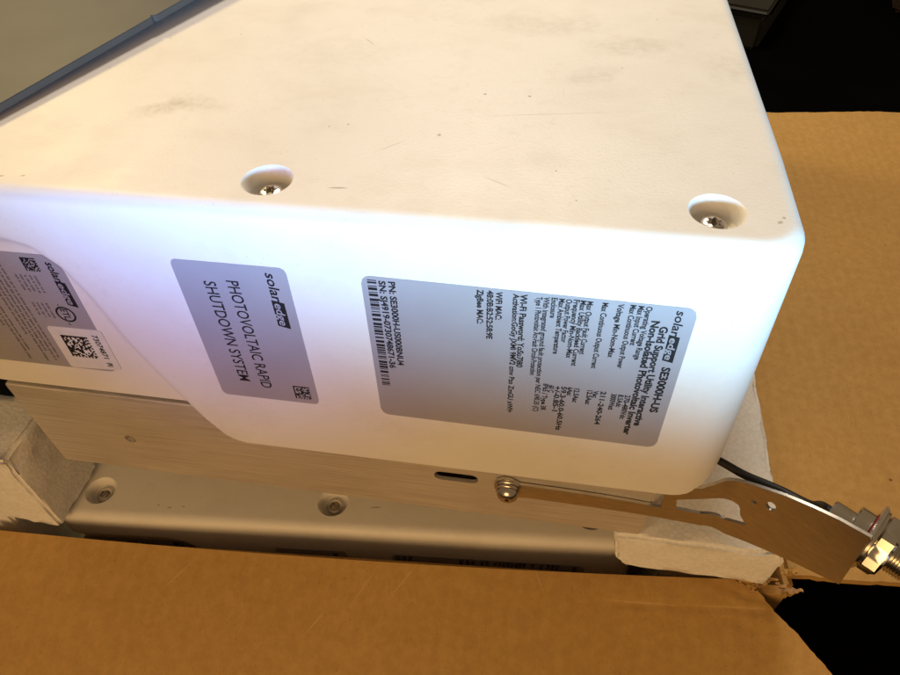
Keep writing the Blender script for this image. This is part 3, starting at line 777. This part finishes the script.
# right flap, almost level
RD = U1
def right_flap(u, v):
    y = BD*1.0*v; wob = 3.0*MN.noise(Vector((u*7, v*2, 1)))
    x = 2+260*u
    edge = 1.6*MN.noise(Vector((x*0.05, 0, 3)))+0.6*MN.noise(Vector((x*0.3, 0, 3))) if v in (0, 1) else 0
    h = 1.2*MN.noise(Vector((x*0.015, y*0.015, 2)))+0.25*MN.noise(Vector((x*0.08, y*0.08, 3)))
    cr = math.exp(-((x-70+(y-40)*0.10)/1.2)**2)*0.5*max(0, 1-y/120)
    return FC+U1*x-W1*(3+y+edge)+Z*(h-cr), -Z
slab('right_flap', right_flap, 80, 110, T_, CARD, box)
# torn corner: ragged leaves of liner and fluting
def torn(cx_, n, seed, parent):
    rnd = random.Random(seed)
    for k in range(n):
        c = Vector(cx_)+Vector((rnd.uniform(-11, 13), rnd.uniform(-5, 6), rnd.uniform(-3, 3.5)))
        L, Wd = rnd.uniform(5, 12), rnd.uniform(1.6, 4.2); yaw = rnd.uniform(-0.3, 0.9); pit = rnd.uniform(-0.5, 0.6)
        Rm = Matrix.Rotation(yaw, 3, 'Z') @ Matrix.Rotation(pit, 3, 'X') @ Matrix.Rotation(rnd.uniform(-.4, .4), 3, 'Y')
        V, F = [], []; ns, nt_ = 14, 6
        for l in (0, 1):
            for i in range(ns+1):
                for j in range(nt_+1):
                    a = i/ns; x = (a-0.5)*L; wv = Wd*(0.35+0.65*math.sin(math.pi*min(1, a*0.9+0.08)))*(0.75+0.6*MN.noise(Vector((a*6, seed+k, j // nt_))))
                    y = (j/nt_-0.5)*wv; zz = 1.3*MN.noise(Vector((x*0.35, y*0.35, seed*3+k)))+0.35*math.sin(x*2.2)-0.5*l
                    V.append(tuple(c+Rm@Vector((x, y, zz))-OFF))
        n_ = nt_+1; K = (ns+1)*n_
        for i in range(ns):
            for j in range(nt_):
                a = i*n_+j; F.append((a, a+1, a+n_+1, a+n_)); F.append((K+a, K+a+n_, K+a+n_+1, K+a+1))
        rim = [i*n_ for i in range(ns+1)]+[ns*n_+j for j in range(1, n_)]+[i*n_+nt_ for i in range(ns-1, -1, -1)]+[j for j in range(nt_-1, 0, -1)]
        for a, b in zip(rim, rim[1:]+rim[:1]): F.append((a, b, K+b, K+a))
        o = mesh_obj('torn_scrap', V, F, TORN if k % 2 else CARD, parent, 40)
torn((43, 5, RIM+1.0), 16, 4, box)

# ------------------------------------------------------------------ grey plate resting on the lid
def plate():
    P1 = Vector((-252.3, 38.4, 0)); d = Vector((33.4, 94.0, 0)).normalized(); l = Vector((-d.y, d.x, 0))
    bm = bmesh.new(); a0, a1, wd, th = -48.0, 330.0, 190.0, 2.6
    up = (Z-d*0.031).normalized()
    outl = [(a0, 0), (72.3, 0), (72.9, 1.0), (73.6, 1.1), (74.4, -0.4), (75.2, -0.4), (a1, -0.4), (a1, wd), (a0, wd)]
    def zz(a): return 0.35+0.031*(a-a0)
    lo = [bm.verts.new((P1+d*a+l*b+Z*zz(a))*MM) for a, b in outl]; hi = [bm.verts.new((P1+d*a+l*b+Z*zz(a)+up*th)*MM) for a, b in outl]
    bm.faces.new(lo); bm.faces.new(list(reversed(hi))); n = len(outl)
    for i in range(n): bm.faces.new((lo[i], hi[i], hi[(i+1) % n], lo[(i+1) % n]))
    bmesh.ops.recalc_face_normals(bm, faces=bm.faces)
    bmesh.ops.bevel(bm, geom=list(bm.edges), offset=0.00025, segments=2, affect='EDGES', clamp_overlap=True)
    e = empty('metal_plate', 'worn grey metal plate lying across the lid of the white inverter', 'plate')
    bm_obj('sheet', bm, GREY, e, 35)
    # folded lip under the far end, on which the sheet stands
    V = []
    a = a1-3
    for aa in (a, a+2.5):
        for b in (20, wd-20):
            for z in (0.02, zz(a)-0.1): V.append(tuple(P1+d*aa+l*b+Z*z))
    F = [(0, 1, 3, 2), (4, 6, 7, 5), (0, 4, 5, 1), (2, 3, 7, 6), (0, 2, 6, 4), (1, 5, 7, 3)]
    mesh_obj('lip', V, F, GREY, e, 35)
plate()

# ------------------------------------------------------------------ dark things behind
def crate(name, label, cat, loc, rz, size, m):
    e = empty(name, label, cat, loc, rz)
    x, y, z = size
    def bxx(nm, x0, x1, y0, y1, z0, z1):
        bm = bmesh.new(); bmesh.ops.create_cube(bm, size=1.0)
        for v in bm.verts: v.co = Vector(((x0+x1)/2+v.co.x*(x1-x0), (y0+y1)/2+v.co.y*(y1-y0), (z0+z1)/2+v.co.z*(z1-z0)))*MM
        bmesh.ops.bevel(bm, geom=list(bm.edges), offset=0.006, segments=3, affect='EDGES', clamp_overlap=True)
        bm_obj(nm, bm, m, e, 35)
    bxx('body', -x/2, x/2, -y/2, y/2, 0, z*0.8); bxx('lid', -x/2-6, x/2+6, -y/2-6, y/2+6, z*0.8+0.5, z)
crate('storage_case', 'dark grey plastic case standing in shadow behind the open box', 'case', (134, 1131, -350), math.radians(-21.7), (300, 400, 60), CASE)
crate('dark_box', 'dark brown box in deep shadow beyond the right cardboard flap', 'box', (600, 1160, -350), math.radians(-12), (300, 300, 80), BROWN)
